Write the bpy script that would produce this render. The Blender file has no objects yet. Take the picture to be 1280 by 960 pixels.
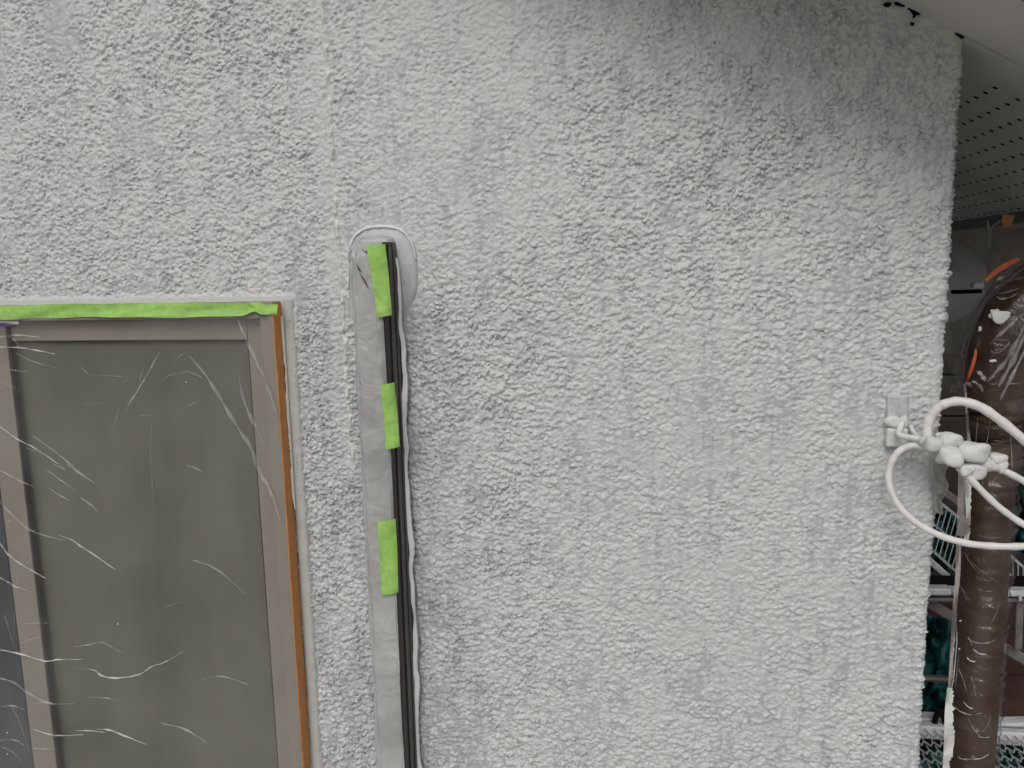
import bpy, bmesh, math, random
import numpy as np
from mathutils import Vector, Matrix
from mathutils.bvhtree import BVHTree

rng = np.random.default_rng(11)
random.seed(5)
SC = bpy.context.scene
COL = SC.collection
ZC = 5.0                                   # eye height above the ground (standing on upper scaffold)

# ------------------------------------------------------------------ camera
F = 970.0
_d = np.array([143.0, 6550.0, F]); _d /= np.linalg.norm(_d)
_n = np.array([172.0, -(143.0*172.0 + F*F)/6550.0, F]); _n /= np.linalg.norm(_n)
WZ = -_d; WY = _n; WX = np.cross(WY, WZ)

def P(x, y, Y=0.0, dz=0.0):
    """pixel of the photograph -> point on the plane at depth Y (wall face is Y=0)"""
    r = np.array([x-640.0, y-480.0, F])
    w = np.array([r @ WX, r @ WY, r @ WZ])
    w = w*((1.0+Y)/w[1])
    return np.array([w[0], w[1]-1.0, w[2]+ZC+dz])

CAMPOS = Vector((0, -1, ZC))
def ray(x, y):
    r = np.array([x-640.0, y-480.0, F])
    return Vector((r @ WX, r @ WY, r @ WZ)).normalized()

cam = bpy.data.cameras.new('camera')
camo = bpy.data.objects.new('camera', cam); COL.objects.link(camo)
cam.sensor_width = 36.0; cam.lens = F/1280.0*36.0; cam.clip_start = 0.02; cam.clip_end = 2000
right = Vector((WX[0], WY[0], WZ[0])); down = Vector((WX[1], WY[1], WZ[1])); fwd = Vector((WX[2], WY[2], WZ[2]))
m = Matrix.Identity(4)
for i in range(3):
    m[i][0] = right[i]; m[i][1] = -down[i]; m[i][2] = -fwd[i]; m[i][3] = CAMPOS[i]
camo.matrix_world = m
SC.camera = camo

# ------------------------------------------------------------------ sky, sun, exposure
SUN_DIR = Vector((-0.10, -0.90, 0.90)).normalized()        # towards the sun: behind the left shoulder, veiled
world = bpy.data.worlds.new('World'); SC.world = world; world.use_nodes = True
wn = world.node_tree.nodes; wl = world.node_tree.links
bg = wn['Background']
sky = wn.new('ShaderNodeTexSky'); sky.sky_type = 'NISHITA'; sky.sun_disc = False
sky.sun_elevation = math.asin(SUN_DIR.z); sky.sun_rotation = math.atan2(SUN_DIR.x, SUN_DIR.y)
sky.dust_density = 4.0; sky.air_density = 1.0; sky.ozone_density = 1.0
hs = wn.new('ShaderNodeHueSaturation'); hs.inputs['Saturation'].default_value = 0.22     # thin cloud greys the blue
wl.new(sky.outputs[0], hs.inputs['Color']); wl.new(hs.outputs[0], bg.inputs['Color'])
bg.inputs['Strength'].default_value = 0.13
sun = bpy.data.lights.new('sun', 'SUN'); sun.energy = 1.25; sun.angle = math.radians(32); sun.color = (1.0, 0.985, 0.96)
suno = bpy.data.objects.new('sun', sun); COL.objects.link(suno)
suno.rotation_euler = SUN_DIR.to_track_quat('Z', 'Y').to_euler(); suno.location = (-3, -6, 12)
SC.view_settings.view_transform = 'Standard'; SC.view_settings.look = 'None'
SC.view_settings.gamma = 1.0; SC.view_settings.exposure = -0.50

# ------------------------------------------------------------------ helpers
def tag(o, label=None, cat=None, group=None, kind=None):
    if label: o['label'] = label
    if cat: o['category'] = cat
    if group: o['group'] = group
    if kind: o['kind'] = kind
    return o

def empty(name, loc, label=None, cat=None, group=None):
    o = bpy.data.objects.new(name, None); COL.objects.link(o); o.location = Vector(loc)
    o.empty_display_size = 0.05
    return tag(o, label, cat, group)

def link(name, me, mat, parent=None):
    o = bpy.data.objects.new(name, me); COL.objects.link(o)
    if mat and not me.materials: me.materials.append(mat)
    if parent is not None:
        o.parent = parent
        o.matrix_parent_inverse = Matrix.Translation(-parent.location)   # empties only translate; their location is given in world space
    return o

class MB:
    def __init__(s): s.v = []; s.f = []
    def add(s, vs, fs):
        b = len(s.v); s.v += [tuple(float(c) for c in q) for q in vs]
        s.f += [tuple(i+b for i in q) for q in fs]; return s
    def box(s, lo, hi):
        x0, y0, z0 = lo; x1, y1, z1 = hi
        return s.add([(x0,y0,z0),(x1,y0,z0),(x1,y1,z0),(x0,y1,z0),(x0,y0,z1),(x1,y0,z1),(x1,y1,z1),(x0,y1,z1)],
                     [(0,3,2,1),(4,5,6,7),(0,1,5,4),(1,2,6,5),(2,3,7,6),(3,0,4,7)])
    def bar(s, a, b, w, h, up=(0,0,1)):
        a = Vector(a); b = Vector(b); t = (b-a).normalized(); u = Vector(up)
        sd = t.cross(u)
        if sd.length < 1e-4: sd = t.cross(Vector((1,0,0)))
        sd.normalize(); u = sd.cross(t).normalized()
        vs = []
        for c in (a, b):
            for i, j in ((-1,-1),(1,-1),(1,1),(-1,1)): vs.append(c + sd*(i*w/2) + u*(j*h/2))
        return s.add(vs, [(0,1,2,3),(7,6,5,4),(0,4,5,1),(1,5,6,2),(2,6,7,3),(3,7,4,0)])
    def tube(s, pts, rad, seg=10, flat=1.0, nrm=None, cap=True, jit=0.0):
        pts = [Vector(q) for q in pts]; n = len(pts)
        rad = [rad]*n if isinstance(rad, (int, float)) else list(rad)
        vs = []; prev = None
        for i, c in enumerate(pts):
            t = (pts[min(i+1, n-1)] - pts[max(i-1, 0)]).normalized()
            u = Vector(nrm) if nrm is not None else (prev if prev is not None else (Vector((0,0,1)) if abs(t.z) < .9 else Vector((0,1,0))))
            u = (u - t*u.dot(t)).normalized(); prev = u; w = t.cross(u)
            for k in range(seg):
                a = 2*math.pi*k/seg; r = rad[i]*(1 + random.uniform(-jit, jit))
                vs.append(c + u*(math.cos(a)*r*flat) + w*(math.sin(a)*r))
        fs = [(i*seg+k, i*seg+(k+1) % seg, (i+1)*seg+(k+1) % seg, (i+1)*seg+k) for i in range(n-1) for k in range(seg)]
        if cap: fs += [tuple(range(seg))[::-1], tuple((n-1)*seg+k for k in range(seg))]
        return s.add(vs, fs)
    def grid(s, pts):                       # pts[i][j]
        a = len(pts); b = len(pts[0])
        return s.add([q for r in pts for q in r], [(i*b+j, i*b+j+1, (i+1)*b+j+1, (i+1)*b+j) for i in range(a-1) for j in range(b-1)])
    def mesh(s, name, smooth=False):
        me = bpy.data.meshes.new(name); me.from_pydata(s.v, [], s.f); me.update()
        bm = bmesh.new(); bm.from_mesh(me); bmesh.ops.recalc_face_normals(bm, faces=bm.faces); bm.to_mesh(me); bm.free()
        if smooth: me.polygons.foreach_set('use_smooth', [True]*len(me.polygons))
        return me
    def build(s, name, mat, parent=None, smooth=False, bevel=0.0, seg=2):
        o = link(name, s.mesh(name, smooth), mat, parent)
        if bevel:
            b = o.modifiers.new('bevel', 'BEVEL'); b.width = bevel; b.segments = seg; b.limit_method = 'ANGLE'
        return o

def catmull(pts, n=8):
    pts = [np.array(q, float) for q in pts]; out = []
    ex = [2*pts[0]-pts[1]] + pts + [2*pts[-1]-pts[-2]]
    for i in range(1, len(ex)-2):
        a, b, c, d = ex[i-1], ex[i], ex[i+1], ex[i+2]
        for k in range(n):
            t = k/n
            out.append(0.5*((2*b)+(c-a)*t+(2*a-5*b+4*c-d)*t*t+(3*b-a-3*c+d)*t**3))
    out.append(pts[-1]); return out

def mat(name, col, rough=0.6, spec=0.5, var=0.0, vscale=30.0, bump=0.0, bscale=120.0, metal=0.0, col2=None, stretch=None, trans=0.0, coat=0.0):
    M = bpy.data.materials.new(name); M.use_nodes = True
    N = M.node_tree.nodes; L = M.node_tree.links; p = N['Principled BSDF']
    p.inputs['Base Color'].default_value = (*col, 1); p.inputs['Roughness'].default_value = rough
    p.inputs['Specular IOR Level'].default_value = spec; p.inputs['Metallic'].default_value = metal
    p.inputs['Coat Weight'].default_value = coat
    if trans: p.inputs['Transmission Weight'].default_value = trans
    tc = N.new('ShaderNodeTexCoord'); src = tc.outputs['Object']
    if stretch:
        mp = N.new('ShaderNodeMapping'); mp.inputs['Scale'].default_value = stretch; L.new(src, mp.inputs[0]); src = mp.outputs[0]
    if var or col2:
        nz = N.new('ShaderNodeTexNoise'); nz.inputs['Scale'].default_value = vscale; nz.inputs['Detail'].default_value = 6
        nz.inputs['Roughness'].default_value = 0.65
        L.new(src, nz.inputs['Vector'])
        mx = N.new('ShaderNodeMix'); mx.data_type = 'RGBA'
        c2 = col2 if col2 else tuple(max(0, c*(1-var)) for c in col); c1 = col if col2 else tuple(min(1, c*(1+var)) for c in col)
        mx.inputs[6].default_value = (*c1, 1); mx.inputs[7].default_value = (*c2, 1)
        rp = N.new('ShaderNodeValToRGB'); rp.color_ramp.elements[0].position = 0.35; rp.color_ramp.elements[1].position = 0.65
        L.new(nz.outputs['Fac'], rp.inputs[0]); L.new(rp.outputs[0], mx.inputs[0]); L.new(mx.outputs[2], p.inputs['Base Color'])
    if bump:
        n2 = N.new('ShaderNodeTexNoise'); n2.inputs['Scale'].default_value = bscale; n2.inputs['Detail'].default_value = 4
        L.new(src, n2.inputs['Vector'])
        b = N.new('ShaderNodeBump'); b.inputs['Strength'].default_value = bump; b.inputs['Distance'].default_value = 0.002
        L.new(n2.outputs['Fac'], b.inputs['Height']); L.new(b.outputs[0], p.inputs['Normal'])
    return M

def film(name, col, opacity, rough=0.2, bump=0.3, bscale=60.0, patch=0.0):
    """thin masking film: mostly clear, a little milky, glossy"""
    M = bpy.data.materials.new(name); M.use_nodes = True
    N = M.node_tree.nodes; L = M.node_tree.links; p = N['Principled BSDF']; out = N['Material Output']
    p.inputs['Base Color'].default_value = (*col, 1); p.inputs['Roughness'].default_value = rough
    tr = N.new('ShaderNodeBsdfTransparent'); mx = N.new('ShaderNodeMixShader'); mx.inputs[0].default_value = opacity
    gl = N.new('ShaderNodeBsdfGlossy'); gl.inputs['Roughness'].default_value = rough
    fr_ = N.new('ShaderNodeFresnel'); ge = N.new('ShaderNodeNewGeometry'); io = N.new('ShaderNodeMapRange')
    io.inputs[3].default_value = 1.5; io.inputs[4].default_value = 1/1.5
    L.new(ge.outputs['Backfacing'], io.inputs[0]); L.new(io.outputs[0], fr_.inputs['IOR'])
    m0 = N.new('ShaderNodeMixShader'); L.new(fr_.outputs[0], m0.inputs[0]); L.new(tr.outputs[0], m0.inputs[1]); L.new(gl.outputs[0], m0.inputs[2])
    L.new(m0.outputs[0], mx.inputs[1]); L.new(p.outputs[0], mx.inputs[2]); L.new(mx.outputs[0], out.inputs['Surface'])
    tc = N.new('ShaderNodeTexCoord')
    nz = N.new('ShaderNodeTexNoise'); nz.inputs['Scale'].default_value = bscale; nz.inputs['Detail'].default_value = 3
    nz.inputs['Distortion'].default_value = 1.5
    L.new(tc.outputs['Object'], nz.inputs['Vector'])
    b = N.new('ShaderNodeBump'); b.inputs['Strength'].default_value = bump; b.inputs['Distance'].default_value = 0.004
    L.new(nz.outputs['Fac'], b.inputs['Height']); L.new(b.outputs[0], p.inputs['Normal']); L.new(b.outputs[0], gl.inputs['Normal']); L.new(b.outputs[0], fr_.inputs['Normal'])
    if patch:
        n2 = N.new('ShaderNodeTexNoise'); n2.inputs['Scale'].default_value = bscale*0.5; n2.inputs['Detail'].default_value = 5
        L.new(tc.outputs['Object'], n2.inputs['Vector'])
        mr = N.new('ShaderNodeMapRange'); mr.inputs[1].default_value = 0.35; mr.inputs[2].default_value = 0.7
        mr.inputs[3].default_value = max(0, opacity-patch); mr.inputs[4].default_value = min(1, opacity+patch)
        L.new(n2.outputs['Fac'], mr.inputs[0]); L.new(mr.outputs[0], mx.inputs[0])
    return M

# ------------------------------------------------------------------ materials
M = {}
M['bronze']   = mat('bronze aluminium', (0.245, 0.220, 0.182), 0.42, 0.5, var=0.06, vscale=12, bump=0.05)
M['bronze_dk']= mat('dark bronze gasket', (0.012, 0.010, 0.009), 0.5)
M['frosted']  = mat('frosted glass over curtain', (0.118, 0.116, 0.088), 0.20, 0.5, var=0.2, vscale=3.0, stretch=(1.0, 1.0, 0.15), bump=0.02, bscale=10)
M['blueglass']= mat('dark glass', (0.045, 0.053, 0.055), 0.12, 0.6, var=0.2, vscale=6)
M['green']    = mat('green masking tape', (0.31, 0.54, 0.125), 0.55, 0.35, var=0.13, vscale=70, bump=0.6, bscale=150)
M['orange']   = mat('orange masking tape', (0.56, 0.235, 0.07), 0.5, 0.4, var=0.10, vscale=60, bump=0.3, bscale=300)
M['red_tape'] = mat('orange red tape', (0.55, 0.12, 0.045), 0.45, 0.4, var=0.15, vscale=60)
M['purple']   = mat('purple tape', (0.11, 0.05, 0.15), 0.5, 0.4, var=0.1)
M['sealant']  = mat('painted sealant', (0.47, 0.475, 0.45), 0.6, 0.3, var=0.07, vscale=35, bump=0.2, bscale=180)
M['primer']   = mat('white primer', (0.72, 0.72, 0.69), 0.55, 0.4, var=0.06, vscale=60, bump=0.3, bscale=200)
M['skin']     = mat('thick white primer skin', (0.82, 0.82, 0.80), 0.5, 0.4, var=0.05, vscale=60, bump=0.2, bscale=200)
M['primer_g'] = mat('grey primer on plastic', (0.40, 0.41, 0.44), 0.55, 0.4, col2=(0.56, 0.565, 0.565), vscale=38, bump=0.35, bscale=120, stretch=(1, 1, 0.5))
M['duct']     = mat('dark brown plastic', (0.036, 0.027, 0.023), 0.35, 0.5, var=0.2, vscale=25, stretch=(1, 1, 0.1))
M['duct_lt']  = mat('brown plastic ridge', (0.062, 0.052, 0.046), 0.4, 0.5, var=0.2, vscale=20, stretch=(1, 1, 0.1))
M['pipe']     = mat('brown rain pipe', (0.042, 0.018, 0.009), 0.5, 0.2, var=0.2, vscale=12)
M['wrapgrey'] = film('grey masking film', (0.54, 0.535, 0.525), 0.76, 0.26, 1.0, 28, patch=0.18)
M['film']     = film('clear masking film', (0.62, 0.61, 0.59), 0.075, 0.16, 0.5, 9, patch=0.06)
M['crease']   = film('masking film crease', (0.85, 0.84, 0.82), 0.10, 0.25, 0.2, 60, patch=0.09)
M['crease_hi']= film('sharp film crease', (0.85, 0.84, 0.82), 0.30, 0.25, 0.2, 60, patch=0.26)
M['wrap']     = film('film round pipe', (0.55, 0.50, 0.48), 0.04, 0.10, 1.0, 40, patch=0.04)
M['hem']      = film('film hem', (0.62, 0.55, 0.52), 0.50, 0.3, 0.4, 40, patch=0.3)
M['wisp']     = film('grey film wisp', (0.46, 0.45, 0.42), 0.62, 0.3, 0.5, 60, patch=0.3)
M['trim']     = mat('grey eave trim', (0.26, 0.265, 0.245), 0.6, 0.3)
M['drape']    = film('brownish film drape', (0.74, 0.67, 0.60), 0.78, 0.3, 0.7, 14, patch=0.3)
M['cable']    = mat('primer covered cable', (0.70, 0.685, 0.66), 0.5, 0.4, var=0.08, vscale=60, bump=0.25, bscale=260)
M['clamp']    = mat('primer covered clamp', (0.62, 0.615, 0.60), 0.55, 0.4, var=0.10, vscale=70, bump=0.35, bscale=300)
M['plate']    = mat('thinly primed bracket plate', (0.40, 0.405, 0.43), 0.55, 0.4, col2=(0.57, 0.575, 0.565), vscale=120, bump=0.8, bscale=160)
M['board']    = mat('white verge board', (0.60, 0.58, 0.545), 0.6, 0.3, var=0.06, vscale=4, bump=0.05)
M['perf']     = mat('grey perforated soffit board', (0.58, 0.59, 0.55), 0.6, 0.3, var=0.06, vscale=7, bump=0.05)
M['black']    = mat('dark void', (0.008, 0.007, 0.006), 0.9, 0.1)
M['fascia']   = mat('dark brown fascia', (0.05, 0.043, 0.037), 0.4, 0.5, var=0.1)
M['roofing']  = mat('brown roof sheet', (0.06, 0.035, 0.03), 0.6, 0.3, var=0.2)
M['slate']    = mat('brown roof slate', (0.062, 0.028, 0.024), 0.7, 0.3, var=0.25, vscale=9, bump=0.4, bscale=70)
M['tarp']     = mat('teal tarpaulin', (0.032, 0.150, 0.145), 0.32, 0.5, var=0.3, vscale=14, bump=0.3, bscale=40)
M['galv']     = mat('galvanised steel', (0.55, 0.56, 0.56), 0.42, 0.5, var=0.12, vscale=40, metal=0.4)
M['galv_w']   = mat('white painted steel', (0.74, 0.75, 0.75), 0.45, 0.5, col2=(0.5, 0.5, 0.49), vscale=30)
M['steel_dk'] = mat('grey steel', (0.20, 0.195, 0.18), 0.5, 0.5, var=0.2, vscale=30, metal=0.2)
M['hood']     = mat('grey vent hood', (0.30, 0.30, 0.295), 0.38, 0.5, var=0.15, vscale=20)
M['dkwall']   = mat('dark brown siding', (0.028, 0.022, 0.018), 0.6, 0.3, var=0.3, vscale=6, stretch=(0.3, 0.3, 4))
M['ground']   = mat('gravel ground', (0.33, 0.32, 0.30), 0.9, 0.2, var=0.25, vscale=6, bump=0.6, bscale=30)

def stucco_material():
    m_ = bpy.data.materials.new('rough painted stucco'); m_.use_nodes = True
    N = m_.node_tree.nodes; L = m_.node_tree.links; p = N['Principled BSDF']
    p.inputs['Roughness'].default_value = 0.48; p.inputs['Specular IOR Level'].default_value = 0.5
    tc = N.new('ShaderNodeTexCoord')
    at = N.new('ShaderNodeAttribute'); at.attribute_name = 'thin'
    at2 = N.new('ShaderNodeAttribute'); at2.attribute_name = 'cream'
    nz = N.new('ShaderNodeTexNoise'); nz.inputs['Scale'].default_value = 90; nz.inputs['Detail'].default_value = 5
    L.new(tc.outputs['Object'], nz.inputs['Vector'])
    sb = N.new('ShaderNodeMath'); sb.operation = 'MULTIPLY_ADD'; sb.inputs[1].default_value = 0.7; 
    L.new(nz.outputs['Fac'], sb.inputs[0]); L.new(at.outputs['Fac'], sb.inputs[2])
    rp = N.new('ShaderNodeMapRange'); rp.inputs[1].default_value = 0.45; rp.inputs[2].default_value = 1.05
    L.new(sb.outputs[0], rp.inputs[0])
    mx = N.new('ShaderNodeMix'); mx.data_type = 'RGBA'
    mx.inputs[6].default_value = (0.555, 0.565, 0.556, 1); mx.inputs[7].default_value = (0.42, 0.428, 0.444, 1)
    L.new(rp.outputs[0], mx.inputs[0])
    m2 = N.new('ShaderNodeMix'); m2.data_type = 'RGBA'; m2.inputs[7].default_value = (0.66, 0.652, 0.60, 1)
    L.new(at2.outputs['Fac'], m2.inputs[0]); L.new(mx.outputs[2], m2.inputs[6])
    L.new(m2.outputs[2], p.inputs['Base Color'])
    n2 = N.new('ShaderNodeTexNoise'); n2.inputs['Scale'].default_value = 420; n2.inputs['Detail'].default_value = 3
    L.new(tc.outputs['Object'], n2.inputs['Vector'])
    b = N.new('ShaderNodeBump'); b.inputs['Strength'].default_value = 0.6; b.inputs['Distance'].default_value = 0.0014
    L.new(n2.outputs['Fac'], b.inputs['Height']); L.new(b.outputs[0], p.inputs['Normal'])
    return m_
M['stucco'] = stucco_material()

# ------------------------------------------------------------------ ground
g = MB().grid([[(-60+120*i/12, -60+120*j/12, 0) for j in range(13)] for i in range(13)]).build('ground', M['ground'])
tag(g, kind='structure')

# ------------------------------------------------------------------ house: stucco wall
XC = 0.350                                  # outer corner of the wall
RK = -0.58                                  # rake slope
def rake(x): return ZC + 0.2475 + RK*(np.asarray(x) - 0.3512)
RIDGE = -3.2
house = empty('house', (XC, 0, 0), 'rendered house with rough grey white stucco wall and sloping eave', 'house')
WR, WL = -0.4985, -2.05                     # window opening
WT = P(170, 379, 0)[2]; WB = ZC - 1.25

def axis(fine0, fine1, p, lo, hi, g=1.35):
    a = list(np.arange(fine0, fine1+1e-6, p)); s = p; x = fine0; left = []
    while x > lo: s = min(s*g, 0.25); x -= s; left.append(max(x, lo))
    s = p; x = fine1; r = []
    while x < hi: s = min(s*g, 0.25); x += s; r.append(min(x, hi))
    return np.array(left[::-1] + a + r)

PITCH = 0.00142
SIDE = 2.6
RC = 0.011
us = axis(-1.06, XC + 0.10, PITCH, -3.2, XC + SIDE)       # arc length along the wall, going round the corner
vs = axis(ZC - 0.82, ZC + 0.45, PITCH, 0.0, ZC + 2.4)
def snap(a, v): a[np.argmin(abs(a-v))] = v
snap(us, WR); snap(vs, WT); snap(us, WL); snap(vs, WB)

NT = 2048                                    # 2.048 m periodic tile, 1 mm pitch
kx = np.fft.fftfreq(NT, 0.001); KX, KZ = np.meshgrid(kx, kx, indexing='ij')
def band(lx, lz, width=0.55, rot=0.0, seed=0):
    r_ = np.random.default_rng(seed); w = np.fft.fft2(r_.standard_normal((NT, NT)))
    c, s = math.cos(rot), math.sin(rot)
    kk = np.sqrt(((c*KX+s*KZ)*lx)**2 + ((-s*KX+c*KZ)*lz)**2) + 1e-9
    fl = np.exp(-(np.log(kk)/width)**2)
    n = np.real(np.fft.ifft2(w*fl)); return n/n.std()
def low(l, seed, az=1.0):
    r_ = np.random.default_rng(seed); w = np.fft.fft2(r_.standard_normal((NT, NT)))
    n = np.real(np.fft.ifft2(w*np.exp(-((KX*l)**2 + (KZ*l*az)**2)))); return n/n.std()
nA = band(0.0115, 0.0072, 0.6, 0.25, 1); nB = band(0.0086, 0.0058, 0.55, -0.35, 2); nC = band(0.0054, 0.0044, 0.5, 0, 3)
nD = band(0.030, 0.018, 0.5, 0.15, 9)
sel = 1/(1+np.exp(-2.5*low(0.09, 4)))
mixn = nA*sel + nB*(1-sel)
mixn = mixn/mixn.std()
# rounded lumps parted by narrow creases
nE = band(0.0098, 0.0064, 0.55, 0.5, 17); nG = band(0.0078, 0.0055, 0.5, -0.1, 18)
lump = np.maximum(np.maximum(mixn, nE), np.maximum(nG*0.9, -0.6))
lump = 1.5*np.tanh(lump/1.5)
# sprayed grains: overlapping flattened domes of uneven size, sharp creases between them
gr = np.random.default_rng(77); ND = 250000
gx_ = gr.uniform(0, NT, ND); gz_ = gr.uniform(0, NT, ND); grx = gr.uniform(2.0, 5.5, ND)*gr.uniform(.75, 1.15, ND); grz = grx*gr.uniform(.45, .85, ND)
gh = gr.uniform(.35, 1.0, ND)*(0.55+0.075*grx); gt = gr.normal(0.15, .45, ND); gc, gs = np.cos(gt), np.sin(gt)
D = np.zeros(NT*NT, np.float32)
for ix in range(-7, 8):
    for iz in range(-6, 7):
        cx_ = np.floor(gx_)+ix; cz_ = np.floor(gz_)+iz; ax_ = cx_-gx_; az_ = cz_-gz_
        d2 = ((gc*ax_+gs*az_)/grx)**2 + ((-gs*ax_+gc*az_)/grz)**2; k_ = d2 < 1
        if k_.any(): np.maximum.at(D, (cx_[k_].astype(int) % NT)*NT + cz_[k_].astype(int) % NT, (gh[k_]*(1-d2[k_]**1.3)).astype(np.float32))
D = D.reshape(NT, NT); D = (D-D.mean())/D.std()
H = 0.55*lump + 0.70*D + 0.20*nC + 0.14*nD
H -= H.mean()
H = np.clip(H/H.std(), -2.0, 2.6)
LOWA = low(0.10, 5); THIN = low(0.022, 6, 2.6); THIN2 = low(0.10, 7, 1.6); STREAK = low(0.006, 8, 10.0)
def samp(T, x, z):
    a = (x/0.001) % NT; b = (z/0.001) % NT
    i = a.astype(int) % NT; j = b.astype(int) % NT; fa = a-np.floor(a); fb = b-np.floor(b)
    i1 = (i+1) % NT; j1 = (j+1) % NT
    return T[i, j]*(1-fa)*(1-fb) + T[i1, j]*fa*(1-fb) + T[i, j1]*(1-fa)*fb + T[i1, j1]*fa*fb

U, V = np.meshgrid(us, vs, indexing='ij')
Uz = np.minimum(V, rake(np.minimum(U, XC)))           # wall stops under the verge board
def sm(x, a, b): t = np.clip((x-a)/(b-a), 0, 1); return t*t*(3-2*t)
def boxmask(x0, x1, z0, z1, s):
    return sm(U, x0-s, x0+s)*(1-sm(U, x1-s, x1+s))*sm(Uz, z0-s, z0+s)*(1-sm(Uz, z1-s, z1+s))
hgt = samp(H, U, Uz)
amp = 0.98 + 0.07*samp(LOWA, U, Uz)
za = lambda y: ZC + (340-y)/960.0
amp *= 1 - 0.42*boxmask(-0.36, -0.13, za(330), ZC+0.5, 0.06)      # trowelled flatter beside the joint
amp *= 1 - 0.25*boxmask(-0.10, 0.36, za(900), za(420), 0.10)
amp *= 1 + 0.35*boxmask(-0.49, -0.36, ZC-1.0, WT, 0.012)
amp *= 1 + 0.22*boxmask(-0.32, -0.15, ZC-1.0, za(350), 0.06)
PT1 = low(0.0075, 15, 1.9); PT2 = low(0.075, 16, 1.5)
dab = sm(samp(PT1, U, Uz) + 0.75*samp(PT2, U, Uz), 1.15, 1.75)      # dabs where the roller filled the grain
amp *= 1 - 0.5*dab
amp *= 1 + 0.16*samp(low(0.035, 19), U, Uz)
amp = np.clip(amp, 0.3, 1.6)
smooth_top = boxmask(WL-0.1, WR+0.022, WT-0.05, WT+0.010, 0.004)   # brushed strip over the window
fl_c = P(478, 345, 0); ex = (U-fl_c[0])/0.054; ez = (Uz-fl_c[2])/0.075
halo = np.exp(-np.maximum(ex**2+ez**2-0.55, 0)*2.2)
jx = -0.4100 - 0.0106*(Uz-ZC) + 0.0008*np.sin(Uz*23.0) + 0.0006*samp(low(0.02, 12), Uz*0+0.5, Uz)   # vertical joint of the boards
jd = U - jx
jz = sm(Uz, ZC-0.30, ZC-0.22)
jband = np.exp(-((jd+0.012)/0.012)**2)*jz
amp *= (1-0.9*smooth_top)*(1-0.85*halo)*(1-0.45*jband)
edge_top = np.exp(-np.maximum(rake(np.minimum(U, XC))-Uz-0.012, 0)/0.010)       # brushed band under the verge
amp *= 1-0.75*edge_top
cm = np.exp(-((U-XC)/0.014)**2)
amp *= 1 + 0.30*boxmask(0.0, XC+0.1, za(330), ZC+0.5, 0.10)
hgt = hgt*(1-0.85*np.exp(-(jd/0.0032)**2)*jz)
hgt = hgt*(1-0.75*cm) + 0.75*cm*(0.75*samp(nC, U*0.5+0.33, Uz) + 0.6*samp(nB, U*0.3+0.2, Uz+0.37))
disp = 0.00106*amp*hgt*(1+0.15*cm)
disp -= 0.0012*np.exp(-((jd+0.0052)/0.003)**2)*jz
disp += 0.0042*np.exp(-(jd/0.0022)**2)*jz*(0.7+0.35*samp(low(0.012, 13), U*0+0.3, Uz))
disp += 0.0015*halo + 0.0018*smooth_top
disp += 0.0005*samp(low(0.20, 14), U, Uz)
# wrap round the corner
arc = RC*math.pi/2; uc = XC - RC
t = np.clip((U-uc)/arc, 0, 1)*math.pi/2
nx, ny = np.sin(t), -np.cos(t)
px = np.where(U < uc, U, uc + RC*np.sin(t)); py = np.where(U < uc, 0.0, RC - RC*np.cos(t))
py = py + np.maximum(U-uc-arc, 0)
edge_rag = np.exp(-((U-uc-arc/2)/0.008)**2)
disp += edge_rag*(0.0014*np.maximum(samp(nD, U*0.4+0.2, Uz), 0))*(1-edge_top)
VX = px + nx*disp + 0.0006*samp(nC, U+0.4, Uz)*amp; VY = py + ny*disp; VZ = Uz + 0.0007*samp(nB, U+0.9, Uz)*amp*(Uz < rake(np.minimum(U, XC))-0.003)
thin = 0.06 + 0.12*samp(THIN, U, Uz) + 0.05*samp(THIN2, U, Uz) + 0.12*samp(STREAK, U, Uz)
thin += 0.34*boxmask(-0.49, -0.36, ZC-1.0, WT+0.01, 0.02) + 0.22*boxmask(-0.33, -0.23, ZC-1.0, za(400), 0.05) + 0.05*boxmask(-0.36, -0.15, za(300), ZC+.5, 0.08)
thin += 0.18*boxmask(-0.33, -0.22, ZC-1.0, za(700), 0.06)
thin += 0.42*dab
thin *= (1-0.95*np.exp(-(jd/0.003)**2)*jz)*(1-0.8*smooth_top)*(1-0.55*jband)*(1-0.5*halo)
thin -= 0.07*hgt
cream = np.clip(0.55*edge_top + 0.45*boxmask(0.20, 0.36, ZC+0.20, ZC+0.33, 0.03)*(samp(nD, U, Uz) > 0.2) + 0.25*smooth_top + 0.95*np.exp(-(jd/0.0026)**2)*jz, 0, 1)
nu, nv = U.shape
idx = np.arange(nu*nv).reshape(nu, nv)
q = np.stack([idx[:-1, :-1], idx[1:, :-1], idx[1:, 1:], idx[:-1, 1:]], -1).reshape(-1, 4)
cu = ((us[:-1]+us[1:])/2)[:, None] + np.zeros(nv-1)[None]; cv = np.zeros(nu-1)[:, None] + ((vs[:-1]+vs[1:])/2)[None]
inside = (cu > WL) & (cu < WR) & (cv > WB) & (cv < WT)
above = vs[:-1][None, :] >= rake(np.minimum(np.maximum(us[:-1], us[1:]), XC))[:, None] + 0.02
above &= vs[:-1][None, :] >= rake(np.minimum(us[:-1], XC))[:, None]
q = q[~(inside | above).reshape(-1)]
co = np.stack([VX, VY, VZ], -1).reshape(-1, 3)
used = np.zeros(len(co), bool); used[q.reshape(-1)] = True
remap = np.cumsum(used)-1; q = remap[q]; co = co[used]
me = bpy.data.meshes.new('wall')
me.vertices.add(len(co)); me.vertices.foreach_set('co', co.astype(np.float32).ravel())
me.loops.add(len(q)*4); me.loops.foreach_set('vertex_index', q.astype(np.int32).ravel())
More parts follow.
